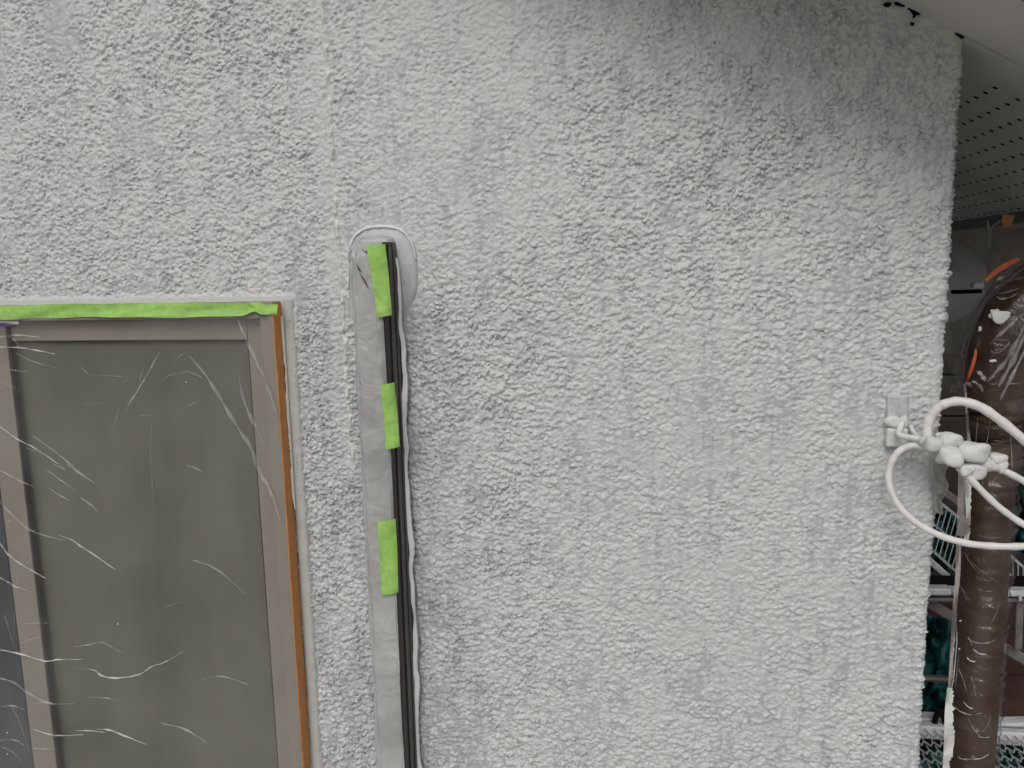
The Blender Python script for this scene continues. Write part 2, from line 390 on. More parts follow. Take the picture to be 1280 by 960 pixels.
me.polygons.add(len(q)); me.polygons.foreach_set('loop_start', np.arange(0, len(q)*4, 4, dtype=np.int32))
me.polygons.foreach_set('loop_total', np.full(len(q), 4, np.int32)); me.polygons.foreach_set('use_smooth', np.ones(len(q), bool))
me.update(calc_edges=True)
for nm, arr in (('thin', thin), ('cream', cream)):
    a_ = me.attributes.new(nm, 'FLOAT', 'POINT'); a_.data.foreach_set('value', arr.reshape(-1)[used].astype(np.float32))
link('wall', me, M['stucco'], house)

# verge board (overhangs towards the viewer), perforated eave board, fascia, roof
EX = 0.640                                   # eave edge
VO = -0.185                                   # verge overhang
def rk(x, o=0.0): return float(rake(x)) + o
def slab(x0, x1, y0, y1, o0, o1):
    b = MB(); b.add([(x0,y0,rk(x0,o0)),(x1,y0,rk(x1,o0)),(x1,y1,rk(x1,o0)),(x0,y1,rk(x0,o0)),
                     (x0,y0,rk(x0,o1)),(x1,y0,rk(x1,o1)),(x1,y1,rk(x1,o1)),(x0,y1,rk(x0,o1))],
                    [(0,3,2,1),(4,5,6,7),(0,1,5,4),(1,2,6,5),(2,3,7,6),(3,0,4,7)]); return b
slab(RIDGE, EX, VO, 0.004, -0.0014, 0.012).build('verge_soffit', M['board'], house)
slab(RIDGE, EX+0.03, VO-0.022, VO-0.002, -0.03, 0.20).build('barge_board', M['fascia'], house)
slab(RIDGE, EX+0.05, VO-0.03, SIDE, 0.203, 0.225).build('roof', M['roofing'], house)
slab(XC-0.01, EX, 0.002, SIDE, 0.016, 0.026).build('soffit_shade', M['black'], house)  # black slab paints the darkness of the cavity above the holes
# perforated board: each hole is cut
b = MB(); CS = 0.028; cosr = 1/math.sqrt(1+RK*RK)
nrow = 11; x_first = XC + 0.067
def SP(a, y): x = x_first + a*CS*0.945; return (x, y, rk(x, -0.002))
def strip(xa, xb, ya, yb):
    b.add([(xa, ya, rk(xa, -0.002)), (xb, ya, rk(xb, -0.002)), (xb, yb, rk(xb, -0.002)), (xa, yb, rk(xa, -0.002))], [(0, 1, 2, 3)])
y_first = 0.085; ncol = int((SIDE-0.05-y_first)/CS)
xa = SP(-0.5, 0)[0]; xb = SP(nrow-0.5, 0)[0]
strip(XC-0.004, xa, -0.004, SIDE); strip(xb, EX, -0.004, SIDE); strip(xa, xb, -0.004, y_first-CS/2); strip(xa, xb, y_first-CS/2+ncol*CS, SIDE)
dark = []
for i in range(nrow):
    for j in range(ncol):
        cx = i; cy = y_first + j*CS; hr = 0.0037
        o = [SP(i-0.5, cy-CS/2), SP(i+0.5, cy-CS/2), SP(i+0.5, cy+CS/2), SP(i-0.5, cy+CS/2)]
        ho = []
        for k in range(8):
            a = -3*math.pi/4 + k*math.pi/4
            ho.append(SP(i + math.cos(a)*hr/(CS*0.945)*0.87, cy + math.sin(a)*hr))
        up = [(x, y, z+0.003) for x, y, z in ho]
        fs = []
        for s_ in range(4):
            h0 = 4+(2*s_) % 8; h1 = 4+(2*s_+1) % 8; h2 = 4+(2*s_+2) % 8
            fs += [(s_, (s_+1) % 4, h2, h1, h0)]
        fs += [(4+k, 4+(k+1) % 8, 12+(k+1) % 8, 12+k) for k in range(8)]
        nf = len(b.f); b.add(o+ho+up, fs); dark += list(range(nf+4, nf+12))
so = b.build('eave_soffit', M['perf'], house); so.data.materials.append(M['black'])
for k in dark: so.data.polygons[k].material_index = 1  # hole walls coloured black to put the shade inside them
MB().box((EX-0.004, -0.45, rk(EX)-0.020), (EX+0.012, SIDE, rk(EX)+0.16)).build('fascia', M['trim'], house, bevel=0.002)
# gutter: half round under the eave
b = MB(); gx, gz, gr = EX+0.075, rk(EX)+0.02, 0.058
b.grid([[(gx+r_*math.cos(math.pi+math.pi*k/12), y, gz+r_*math.sin(math.pi+math.pi*k/12)) for k in range(13)] for r_, y in ((gr, -0.44), (gr, SIDE))])
b.grid([[(gx+r_*math.cos(math.pi+math.pi*k/12), y, gz+r_*math.sin(math.pi+math.pi*k/12)) for k in range(13)] for r_, y in ((gr-.003, -0.44), (gr-.003, SIDE))])
b.build('gutter', M['fascia'], house, smooth=True)
# open gaps where the verge board meets the wall
def dark_gap(px_pts, seed):
    r_ = random.Random(seed); b_ = MB(); vs_ = []
    for (x, y) in px_pts: vs_.append(P(x+r_.uniform(-.8, .8), y+r_.uniform(-.8, .8), -0.0042))
    n = len(vs_); bk = [v+np.array([0, .004, 0]) for v in vs_]
    b_.add(vs_+bk, [tuple(range(n))] + [(i, (i+1) % n, n+(i+1) % n, n+i) for i in range(n)])
    return b_.build('joint_gap', M['black'], house)
dark_gap([(1136,9),(1141,8),(1147,11),(1153,15),(1150,19),(1146,17),(1144,22),(1142,21),(1143,16),(1138,13)], 1)
dark_gap([(1118,2),(1123,3),(1130,6),(1131,8),(1124,6),(1119,5)], 2)
dark_gap([(1105,5),(1110,3),(1116,4),(1112,7),(1107,8)], 4)
dark_gap([(1194.5,41.2),(1199,42.6),(1206,47),(1205,47.4),(1199,44)], 3)
dark_gap([(1139,27),(1143,28),(1142,31),(1140,30)], 5)

# ------------------------------------------------------------------ window
win = empty('window', (-1.2, 0, ZC-0.6)); win.parent = house; win.matrix_parent_inverse = Matrix.Translation(-house.location)
YF = -0.025
ft = P(170, 380, YF)[2]
fz0 = WB-0.02
b = MB(); FWID = 0.020
b.box((WR-FWID, YF, fz0), (WR, 0.09, ft)); 
b.box((WL, YF, ft-0.022), (WR-FWID-0.0003, 0.09, ft)); b.box((WL-0.005, YF, fz0), (WL+FWID-0.005, 0.09, ft-0.0225)); b.box((WL+FWID, YF-0.004, fz0), (WR-FWID-0.0003, 0.09, fz0+0.03))
b.build('frame', M['bronze'], win, bevel=0.0015)
# inner sash on the right
sx1 = WR-FWID-0.0006; gx1 = P(317, 500, -0.005)[0]; gzt = P(200, 425, -0.005)[2]
sx0 = -0.990
b = MB()
b.box((gx1, -0.009, fz0+0.03), (sx1, 0.03, ft-0.0227)); b.box((sx0, -0.009, gzt), (gx1-0.0004, 0.03, ft-0.0227)); b.box((sx0, -0.009, fz0+0.031), (gx1-0.0004, 0.03, fz0+0.08))
b.build('sash', M['bronze'], win, bevel=0.0012)
b = MB(); b.box((gx1-0.0028, -0.006, fz0+0.08), (gx1+0.001, 0.003, gzt)); b.box((sx0, -0.006, gzt-0.0022), (gx1-0.0029, 0.003, gzt+0.001))
b.build('gasket', M['bronze_dk'], win)
MB().box((sx0, -0.001, fz0+0.075), (gx1+0.002, 0.004, gzt+0.003)).build('pane', M['frosted'], win)
# outer sash on the left, its meeting stile stands proud
mx1 = P(48.5, 770, -0.016)[0]; mw = P(48.5, 770, -0.016)[0]-P(19.5, 770, -0.016)[0]
b = MB(); mt = ft-0.0228
b.box((mx1-mw, -0.016, fz0+0.03), (mx1, -0.0095, mt-0.001)); b.box((WL+FWID, -0.016, mt-0.03), (mx1-mw-0.0003, -0.0095, mt-0.001)); b.box((WL+FWID, -0.016, fz0+0.031), (mx1-mw-0.0003, -0.0095, fz0+0.09))
b.build('sash', M['bronze'], win, bevel=0.0012)
MB().box((mx1+0.0002, -0.0145, fz0+0.03), (mx1+0.0030, -0.0095, mt-0.002)).build('gasket', M['bronze_dk'], win)
MB().box((mx1+0.0002-mw-0.0035, -0.0148, fz0+0.09), (mx1-mw-0.0002, -0.0098, mt-0.03)).build('gasket', M['bronze_dk'], win)
MB().box((WL+FWID+0.0005, -0.0125, fz0+0.08), (mx1-mw-0.0005, -0.0105, mt-0.028)).build('pane', M['blueglass'], win)
MB().box((WL+0.03, 0.088, fz0), (WR-0.02, 0.10, ft-0.005)).build('curtain', mat('pale curtain', (0.3, 0.3, 0.27), 0.9), win)
# sealant joint down the jamb, with ragged edges and pinholes
r_ = random.Random(3); rows = []
zz = np.linspace(fz0, WT+0.0015, 260)
for z in zz:
    w0 = WR+0.0035; w1 = -0.4800 + r_.uniform(-.0012, .0012)
    rows.append([(WR+0.0004, 0.001, z), (w0, -0.0025, z), (w0+.004, -0.0040+r_.uniform(-.0002, .0002), z), (w1-.004, -0.0042, z), (w1, -0.002, z), (w1+.001, 0.002, z)])
MB().grid(rows).build('sealant', M['sealant'], win, smooth=True)
for (x, y) in ((362.5, 401), (361.5, 415.5), (362, 422.5), (365, 437), (371, 578), (363.5, 463), (376, 620), (368, 505), (374, 548)):
    c = P(x, y, -0.0044); MB().add([c+np.array([.0009*math.cos(a)*r_.uniform(.6, 1.2), 0, .0011*math.sin(a)]) for a in np.linspace(0, 2*math.pi, 8)[:-1]], [tuple(range(7))]).build('pinhole', M['steel_dk'], win)

# ------------------------------------------------------------------ tapes
def ribbon(rows_, name, mt_, thick, parent=None, label=None, cat=None, group=None, smooth=True, ny=(0, 1, 0)):
    """rows_: list of rows of front points; gets a real thickness"""
    b_ = MB(); a = len(rows_); c = len(rows_[0]); off = np.array(ny)*thick
    fr = [np.array(p_) for r__ in rows_ for p_ in r__]; bk = [p_+off for p_ in fr]; n = len(fr)
    fs = [(i*c+j, i*c+j+1, (i+1)*c+j+1, (i+1)*c+j) for i in range(a-1) for j in range(c-1)]
    fs += [tuple(n+k for k in f_[::-1]) for f_ in fs]
    for i in range(a-1): fs += [(i*c, (i+1)*c, n+(i+1)*c, n+i*c), ((i+1)*c-1, (i+2)*c-1, n+(i+2)*c-1, n+(i+1)*c-1)]
    for j in range(c-1): fs += [(j, j+1, n+j+1, n+j), ((a-1)*c+j, (a-1)*c+j+1, n+(a-1)*c+j+1, n+(a-1)*c+j)]
    b_.add(fr+bk, fs); o = b_.build(name, mt_, parent, smooth=smooth); o.data.set_sharp_from_angle(angle=math.radians(45))
    return tag(o, label, cat, group)

# long green strip along the head of the window
rows = []
xs = np.concatenate([np.linspace(WL-0.01, -1.0, 30), np.linspace(-0.99, -0.4905, 130)])
for x in xs:
    k = (x+0.4905)
    top = ft + 0.0008 + 0.0006*math.sin(x*37) - 0.0007*math.sin(x*11+1); bot = ft - 0.0182 + 0.0010*math.sin(x*23+.5) + 0.0005*math.sin(x*71)
    if x > -0.545: bot += 0.0045*math.exp(-((x+0.523)/0.010)**2)
    if x > -0.52: top -= 0.0035*sm(np.array(x), -0.517, -0.507)
    row = []
    for j in range(9):
        s_ = j/8; z = top*(1-s_) + bot*s_
        bulge = 0.0018 + 0.0010*math.sin(x*29+s_*4) + 0.0008*math.sin(x*83+s_*7)*s_
        bulge += 0.0060*math.exp(-((x+0.528-0.016*s_)/0.0045)**2)*(0.4+0.6*s_) - 0.0018*math.exp(-((x+0.512-0.01*s_)/0.006)**2)
        bulge += 0.004*math.exp(-((s_-0.95)/0.22)**2)*math.exp(-((x+0.62)/0.12)**2)
        row.append((x, YF-0.0006-max(bulge, 0.0002), z))
    rows.append(row)
ribbon(rows, 'masking_tape', M['green'], 0.0003, label='long green masking tape strip along the head of the window', cat='tape')
# orange strip on the side of the frame
rows = []
for z in np.linspace(fz0+0.002, ft-0.0015, 160):
    wv = 0.0004*math.sin(z*60)+0.0003*math.sin(z*170)
    lift = 0.0012+0.0010*math.exp(-((z-(ft-0.052))/0.012)**2)
    rows.append([(WR-0.0006, YF-0.0011, z), (WR+0.0008, YF-0.0009+wv, z), (WR+lift, -0.016+wv, z), (WR+0.0010+lift*.3, -0.009, z), (WR+0.0016, -0.0038+wv, z)])
ribbon(rows, 'masking_tape', M['orange'], 0.0004, label='orange tape strip down the right jamb of the window', cat='tape', ny=(-0.7, 0.5, 0))
# torn white paint skin between orange tape and sealant
rows = []; rr = random.Random(9)
zz = np.linspace(ft-0.02, P(370, 637, -.004)[2], 150)
for i, z in enumerate(zz):
    w = 0.0026+0.0010*math.sin(i*.11)+0.0006*math.sin(i*.43) + rr.uniform(-.0003, .0003)
    if 0.60 < i/150 < 0.68: w += 0.0022*rr.random()
    if i > 142: w *= (150-i)/8
    rows.append([(WR+0.0042-w*0.9, -0.0068, z), (WR+0.0035, -0.0066, z), (WR+0.0045, -0.0046, z)])
ribbon(rows, 'paint_skin', M['primer'], 0.0006, label='thin torn white paint skin beside the orange tape on the window jamb', cat='paint')
# purple scrap at the meeting stile
c0 = P(-30, 404, -0.030); c1 = P(18, 404, -0.030); hgt_ = 0.0052
ribbon([[(c0[0]*(1-k)+c1[0]*k, -0.0335, c0[2]+.0005*math.sin(k*9)), (c0[0]*(1-k)+c1[0]*k, -0.032, c0[2]-hgt_+.0006*math.sin(k*13))] for k in np.linspace(0, 1, 14)],
       'masking_tape', M['purple'], 0.0004, label='short purple tape scrap just under the long green tape above the window stile', cat='tape')
ribbon([[(c0[0]*(1-k)+(c1[0]+.01)*k, -0.0345, c0[2]+.0040-.002*k), (c0[0]*(1-k)+(c1[0]+.01)*k, -0.0330, c0[2]+.0010-.003*k+.0005*math.sin(k*13))] for k in np.linspace(0, 1, 14)],
       'film_scrap', M['crease_hi'], 0.0003, label='bright folded film edge between the green and the purple tape', cat='film')

# ------------------------------------------------------------------ clear film over the window, with creases
fx0, fx1 = WL-0.02, WR+0.0002; YFILM = -0.0285
def film_y(x, z):
    return YFILM - 0.0012*math.sin(x*9+z*3) - 0.0010*math.sin(x*4-z*11) - 0.0008
wfilm = empty('masking_film', (-0.9, YFILM, ZC-0.6), 'clear creased plastic film stretched over the window', 'film')
nx_, nz_ = 110, 90; zt_, zb_ = ft-0.012, fz0-0.04
MB().grid([[(fx0+(fx1-fx0)*i/nx_, film_y(fx0+(fx1-fx0)*i/nx_, zb_+(zt_-zb_)*j/nz_), zb_+(zt_-zb_)*j/nz_) for j in range(nz_+1)] for i in range(nx_+1)]).build('sheet', M['film'], wfilm, smooth=True)
def crease(pp, w, hi=False, parent=wfilm, Y=None, taper=True, mt_=None):
    pts = []
    for (x, y) in pp: pts.append(P(x, y, YFILM-0.004))
    cs = catmull(pts, 7); n = len(cs)
    cs = [np.array([c[0], film_y(c[0], c[2])-0.0012, c[2]+0.00025*math.sin(i*1.7)]) for i, c in enumerate(cs)]
    rad = [w*(0.00050 if hi else 0.00075)*(0.15+math.sin(math.pi*(i+.3)/(n-.4))**0.6)*(0.75+0.35*math.sin(i*0.9+w)) for i in range(n)]
    return MB().tube(cs, rad, seg=6, flat=1.6, nrm=(0, -1, 0)).build('crease', mt_ or M['crease_hi' if hi else 'crease'], parent, smooth=True)
CR = [
 ([(199,440),(190,457),(180,475),(161,506),(156,514)], 2.4, 1),
 ([(-40,424),(0,421),(21,419),(49,422)], 2.2, 1), ([(-40,433),(0,434),(26,435),(49,439),(68,443)], 2.4, 1),
 ([(-20,455),(0,458),(16,463),(34,465)], 1.0, 0), ([(-30,515),(0,535),(22,550),(42,560),(65,575),(81,587)], 1.7, 1),
 ([(40,545),(62,560),(85,578),(102,592)], 1.3, 0),
 ([(235,444),(255,467),(275,498),(294,530),(312,558),(324,590),(334,607),(342,627),(350,652)], 3.6, 0),
 ([(296,399),(304,418),(317,446),(328,470),(338,496),(346,522)], 3.4, 0),
 ([(298,470),(304,500),(318,532),(330,556)], 3.0, 0),
 ([(223,468),(232,465),(239,466),(252,472)], 1.1, 0), ([(216,458),(224,445),(232,441)], 1.0, 0), ([(228,512),(238,506),(246,502)], 1.0, 0), ([(234,582),(244,585),(252,590)], 1.4, 0),
 ([(65,580),(72,583),(80,587)], 1.6, 0), ([(83,580),(100,592),(117,603)], 1.5, 0), ([(100,622),(112,630),(125,642)], 1.4, 0), ([(58,588),(75,600),(92,612)], 1.0, 0),
 ([(-20,580),(0,589),(27,603),(42,609)], 1.3, 0), ([(-5,622),(8,638),(33,661),(56,670),(79,676)], 1.5, 0),
 ([(73,669),(90,676),(100,683),(117,694),(144,713)], 2.1, 1), ([(-15,665),(0,682),(9,694),(25,706),(42,716),(56,724)], 1.9, 1),
 ([(-20,712),(0,724),(9,729),(17,734),(35,740)], 1.7, 1), ([(-30,806),(0,814),(23,819),(54,828),(71,826),(102,826)], 2.3, 1),
 ([(90,810),(110,807),(125,804),(137,810),(152,818)], 1.9, 0), ([(90,836),(115,839),(125,846),(144,849),(173,844),(187,835),(206,828),(228,815)], 2.4, 1),
 ([(-20,844),(0,850),(15,855),(31,867),(60,881),(90,881)], 1.7, 0), ([(37,913),(67,921),(102,920)], 1.9, 1), ([(92,915),(110,915),(129,917)], 2.0, 1), ([(119,913),(135,914),(154,921),(185,933)], 2.2, 1),
 ([(40,937),(55,938),(69,937)], 1.4, 0), ([(0,885),(13,884),(28,889)], 1.3, 0), ([(-10,928),(0,927),(17,927),(28,934)], 1.4, 0),
 ([(26,781),(40,780),(58,780)], 1.0, 0), ([(24,806),(38,800),(48,798)], 0.9, 0), ([(110,873),(130,874),(150,878)], 0.9, 0), ([(34,882),(50,880),(62,880)], 1.0, 0),
 ([(5,655),(9,653),(14,650)], 1.6, 0), ([(190,530),(188,560),(190,600),(192,640)], 0.7, 0), ([(180,455),(176,470),(172,490)], 1.0, 0),
 ([(150,482),(156,478),(160,470)], 0.8, 0), ([(176,520),(188,519),(198,514)], 1.1, 0), ([(110,470),(140,470),(165,473)], 0.6, 0), ([(100,460),(106,464),(110,468)], 1.2, 0),
 ([(202,478),(210,470),(222,466)], 0.9, 0), ([(150,505),(146,520),(140,540)], 0.7, 0), ([(100,504),(120,505),(135,503)], 0.6, 0), ([(60,610),(75,620),(95,630)], 0.8, 0),
 ([(190,770),(205,760),(230,752)], 0.8, 0), ([(200,905),(230,912),(260,930)], 1.3, 0), ([(240,700),(270,712),(305,742)], 1.5, 0), ([(250,850),(275,846),(310,856)], 1.3, 0),
 ([(22,700),(17,760),(14,800)], 0.8, 0), ([(4,770),(12,800),(16,812)], 1.0, 0), ([(10,880),(22,905),(34,940)], 0.9, 0), ([(0,935),(14,942),(26,955)], 1.0, 0),
 ([(8,420),(15,424),(22,433)], 0.9, 0), ([(0,478),(10,482),(26,490)], 0.8, 0), ([(16,440),(40,452),(70,460)], 0.7, 0), ([(30,560),(50,566),(66,576)], 0.8, 0),
]
for pp, w, hi in CR: crease(pp, w, bool(hi))
for (x, y) in ((147, 780), (9, 916), (9, 943), (232, 478)):
    c = P(x, y, YFILM-.003); MB().tube([c+np.array([0, .001, 0]), c, c+np.array([0, -.0008, 0])], [.0009, .0009, .0004], seg=7).build('paint_speck', M['primer'], wfilm)

# ------------------------------------------------------------------ pipe cover (air conditioner duct) with its film
PXL = P(441, 400, -0.056)[0]; PXR = P(508, 480, 0)[0]-0.003
DEP = 0.058; pcx = (PXL+PXR)/2; phw = (PXR-PXL)/2
PT = P(476, 296, -0.02)[2]; PB = ZC-1.7
duct = empty('pipe_cover', (pcx, 0, PB), 'dark brown vertical pipe cover with rounded painted top on the stucco wall', 'pipe cover')
def prof(t, hw, dep, e=0.46):
    c = math.cos(t); s_ = math.sin(t)
    return (-math.copysign(abs(c)**e, c)*hw, -abs(s_)**e*dep)
def stations():
    zs = list(np.linspace(PB, PT-0.03, 70)) + [PT-0.03+0.03*math.sin(a) for a in np.linspace(0.1, math.pi/2-0.02, 12)]
    return zs
def shrink(z):
    if z <= PT-0.03: return 1.0, 1.0
    k = (z-(PT-0.03))/0.03; q_ = math.sqrt(max(0, 1-k*k)); return 0.62+0.38*q_, 0.12+0.88*q_
def duct_pt(t, z, off=0.0, hwx=0.0):
    a, d_ = shrink(z); x, y = prof(t, phw*a+off, DEP*d_+off)
    return np.array([pcx+x, y, z])
MB().grid([[duct_pt(t, z) for t in np.linspace(0, math.pi, 40)] for z in stations()]).build('duct', M['duct'], duct, smooth=True)
for yb_, w_ in ((-0.040, 0.005), (-0.020, 0.009)):          # moulded ridges along the visible side
    pts = [(pcx+phw*shrink(z)[0]*0.985+0.0008, yb_*shrink(z)[1], z) for z in stations()[:-6]]
    MB().tube(pts, [w_*0.5]*len(pts), seg=8, flat=0.22, nrm=(1, 0, 0)).build('ridge', M['duct_lt'], duct, smooth=True)
MB().grid([[duct_pt(t, z, 0.0011) for t in np.linspace(0, math.pi, 40)] for z in [PT-0.0075+0.0075*k/8 for k in range(9)]]).build('top_cap', M['primer_g'], duct, smooth=True)
# painted flange round the top of the duct
arch_px = [(437,420),(436,370),(436,330),(438,308),(445,294),(457,286),(470,283.5),(486,283.5),(500,287),(511,297),(517.5,312),(521,335),(521,358),(517,378),(512,392),(510,420)]
arch = catmull([P(x, y, -0.0035 + 0.0075*max(0, (y-350)/70)) for x, y in arch_px], 5)
n = len(arch); ctr = P(478, 370, -0.0035)
b = MB(); fr = list(arch); inn = [ctr+(a-ctr)*0.86+np.array([0, -0.0018, 0]) for a in arch]; inn2 = [ctr+(a-ctr)*0.6+np.array([0, -0.0035, 0]) for a in arch]; bk = [a+np.array([0, .006, 0]) for a in arch]
b.grid([bk, fr, inn, inn2, [ctr]*n]).build('flange', M['primer_g'], duct, smooth=True)
MB().tube([a+np.array([0, -.0005, 0]) for a in arch[6:54]], [0.0009+0.0018*math.sin(math.pi*i/47)*(0.8+0.3*math.sin(i*1.3)) for i in range(48)], seg=7).build('paint_bead', M['primer'], duct, smooth=True)
# white skin of primer standing along the right edge of the duct
rows = []; rr = random.Random(4)
zs_ = np.linspace(P(500, 322, 0)[2], PB, 420)
for i, z in enumerate(zs_):
    s_ = 0.0016*math.sin(z*17)+0.0011*math.sin(z*53+1)+0.0006*math.sin(z*131)+rr.uniform(-.0002, .0002)
    w = (0.0050+0.0012*math.sin(z*31+2)+0.0009*math.sin(z*90)+rr.uniform(-.0003, .0003))*min(1, .25+i/25)
    x0 = PXR+0.0012+s_*0.7
    rows.append([(x0, -0.0165+s_, z), (x0+w*0.5, -0.0155+s_*.5, z), (x0+w*.9, -0.0145, z), (x0+w, -0.012, z)])
ribbon(rows, 'paint_edge', M['skin'], 0.0009, parent=duct)

dfilm = empty('masking_film', (pcx, -DEP, PB), 'dull grey plastic film wrapped down the front of the pipe cover', 'film')
rows = []
nzf = 260
wr = lambda s_, z: 0.0010*math.sin(z*40+s_*5)+0.0008*math.sin(z*95+s_*13)*math.exp(-((z-PT)/0.12)**2)+0.0006*math.sin(s_*9+z*6)
puck = low(0.010, 31)
for i in range(nzf+1):
    z = PB + (PT-0.0002-PB)*i/nzf
    row = []
    tend = 2.12 + 0.06*math.sin(z*11)
    for j in range(46):
        t = 0.02 + (tend-0.02)*j/45
        near = math.exp(-((PT-z)/0.045)**2)
        pk = puck[int((j*2.6)/0.6) % NT, int(z*1000) % NT]
        off = 0.0016 + wr(t, z)*0.9 + near*0.0022*pk + 0.0004*pk
        if t < 1.0: off += 0.0035*(1-t)*(0.5+0.5*math.sin(z*8))
        row.append(duct_pt(t, z, max(off, 0.0013) + (0.0012 if t < 0.8 else 0)))
    rows.append(row)
MB().grid(rows).build('sheet', M['wrapgrey'], dfilm, smooth=True)
for pp in ([(452,312),(458,315),(462,317)], [(446,330),(449,337),(451,340)], [(450,342),(456,352),(460,360)]):
    cs = catmull([P(x, y, -DEP-0.004) for x, y in pp], 5)
    MB().tube(cs, [0.0009*math.sin(math.pi*(i+.4)/(len(cs)+.2))+.0001 for i in range(len(cs))], seg=6, flat=.5, nrm=(0, 1, 0)).build('pucker', M['duct'], dfilm)

def tape_quad(px4, label, Y=-DEP-0.0045, mt_='green', curl=0.006):
    a, b_, c, d_ = [P(x, y, Y) for x, y in px4]           # top-left, top-right, bottom-right, bottom-left
    rows = []
    for i in range(19):
        s_ = i/18; l = a*(1-s_)+d_*s_; r__ = b_*(1-s_)+c*s_; row = []
        for j in range(7):
            k = j/6; p_ = l*(1-k)+r__*k
            p_ = p_ + np.array([0, -0.0009*math.sin(s_*7+k*2) + (curl*(k-0.55)**2*4 if k > .55 else 0) - 0.0012*math.exp(-((s_-0.93)/.05)**2), 0.0002*math.sin(k*20+s_*31)])
            row.append(p_)
        rows.append(row)
    return ribbon(rows, 'masking_tape', M[mt_], 0.0003, label=label, cat='tape')
tape_quad([(458,306),(480,305),(489,394),(472,397)], 'green tape piece at the rounded top of the pipe cover')
tape_quad([(476,481),(491.5,478.5),(499,559),(482.5,562)], 'green tape piece half way down the pipe cover between two others')
tape_quad([(472,652),(493,649.5),(497,742),(477,744)], 'lowest green tape piece on the pipe cover, level with the window pane')

# ------------------------------------------------------------------ wall bracket, clamp and drop cables
br = empty('wall_bracket', P(1120, 525, 0), 'small primer coated cable bracket fixed near the wall corner', 'bracket')
def blob(c, r, seed, squash=(1, 1, 1), rough=0.12, sub=3):
    bm = bmesh.new(); bmesh.ops.create_icosphere(bm, subdivisions=sub, radius=1.0)
    rr_ = np.random.default_rng(seed); ph = rr_.uniform(0, 6, (4, 3)); fq = rr_.uniform(1.2, 3.0, (4, 3))
    for v in bm.verts:
        v.co = Vector(tuple(math.copysign(abs(c_)**0.72, c_) for c_ in v.co))
        k = 1 + rough*sum(math.sin(v.co.x*fq[i][0]+ph[i][0])*math.sin(v.co.y*fq[i][1]+ph[i][1])*math.sin(v.co.z*fq[i][2]+ph[i][2]) for i in range(4))
        v.co = Vector((v.co.x*squash[0], v.co.y*squash[1], v.co.z*squash[2]))*k*r + Vector(c)
    me_ = bpy.data.meshes.new('blob'); bm.to_mesh(me_); bm.free()
    me_.polygons.foreach_set('use_smooth', [True]*len(me_.polygons)); return me_
p0 = P(1108, 493, 0); p1 = P(1134, 522, 0)
MB().box((p0[0], -0.005, p1[2]), (p1[0], 0.002, p0[2])).build('plate', M['plate'], br, bevel=0.003, seg=3)
p0 = P(1105.5, 533, 0); p1 = P(1131, 557, 0)
MB().box((p0[0], -0.012, p1[2]), (p1[0], 0.002, p0[2])).build('base', M['clamp'], br, bevel=0.003, seg=3)
link('screw_head', blob(P(1116, 527, -0.008), 0.009, 2, (1.1, 0.6, 0.75)), M['clamp'], br)
link('screw_head', blob(P(1129, 527, -0.006), 0.006, 3, (0.8, 0.6, 1.2)), M['clamp'], br)
hk = catmull([P(x, y, Y) for x, y, Y in ((1128,528,-.012),(1124,538,-.018),(1124,543,-.024),(1132,546,-.030),(1146,548,-.040),(1160,551,-.05))], 6)
MB().tube(hk, 0.0036, seg=9).build('hook', M['cable'], br, smooth=True)
hk = catmull([P(x, y, Y) for x, y, Y in ((1138,532,-.006),(1143,541,-.02),(1152,547,-.035),(1162,551,-.05))], 6)
MB().tube(hk, 0.0026, seg=9).build('hook', M['cable'], br, smooth=True)

cl = empty('cable_clamp', P(1205, 568, -0.055), 'lumpy primer coated cable clamp hanging off the wall bracket', 'clamp')
core = catmull([P(x, y, Y) for x, y, Y in ((1150,549,-.042),(1170,556,-.05),(1195,566,-.052),(1225,575,-.05),(1250,580,-.05))], 6)
MB().tube(core, [.006+.003*math.sin(i*.35) for i in range(len(core))], seg=10).build('core', M['clamp'], cl, smooth=True)
for i, (x, y, r, sq, Y) in enumerate([(1167,556,13,(1,.8,.8),-.06),(1188,550,12,(1.25,.8,.75),-.058),(1188,571,15,(1.05,.8,.85),-.066),(1217,565,16,(1.2,.85,.85),-.06),(1207,587,10,(.9,.9,.8),-.066),
                                       (1218,588,13,(1.1,.9,.9),-.058),(1230,579,10,(1.1,1,.8),-.05),(1247,573,11,(.95,.9,.7),-.052),(1252,582,9,(.7,.9,1),-.054),(1176,545,7,(1,.8,.6),-.05),(1238,582,9,(1.2,.9,1.0),-.052)]):
    link('clamp_body', blob(P(x, y, Y), r*0.00086, 20+i, sq, 0.15), M['clamp'], cl)

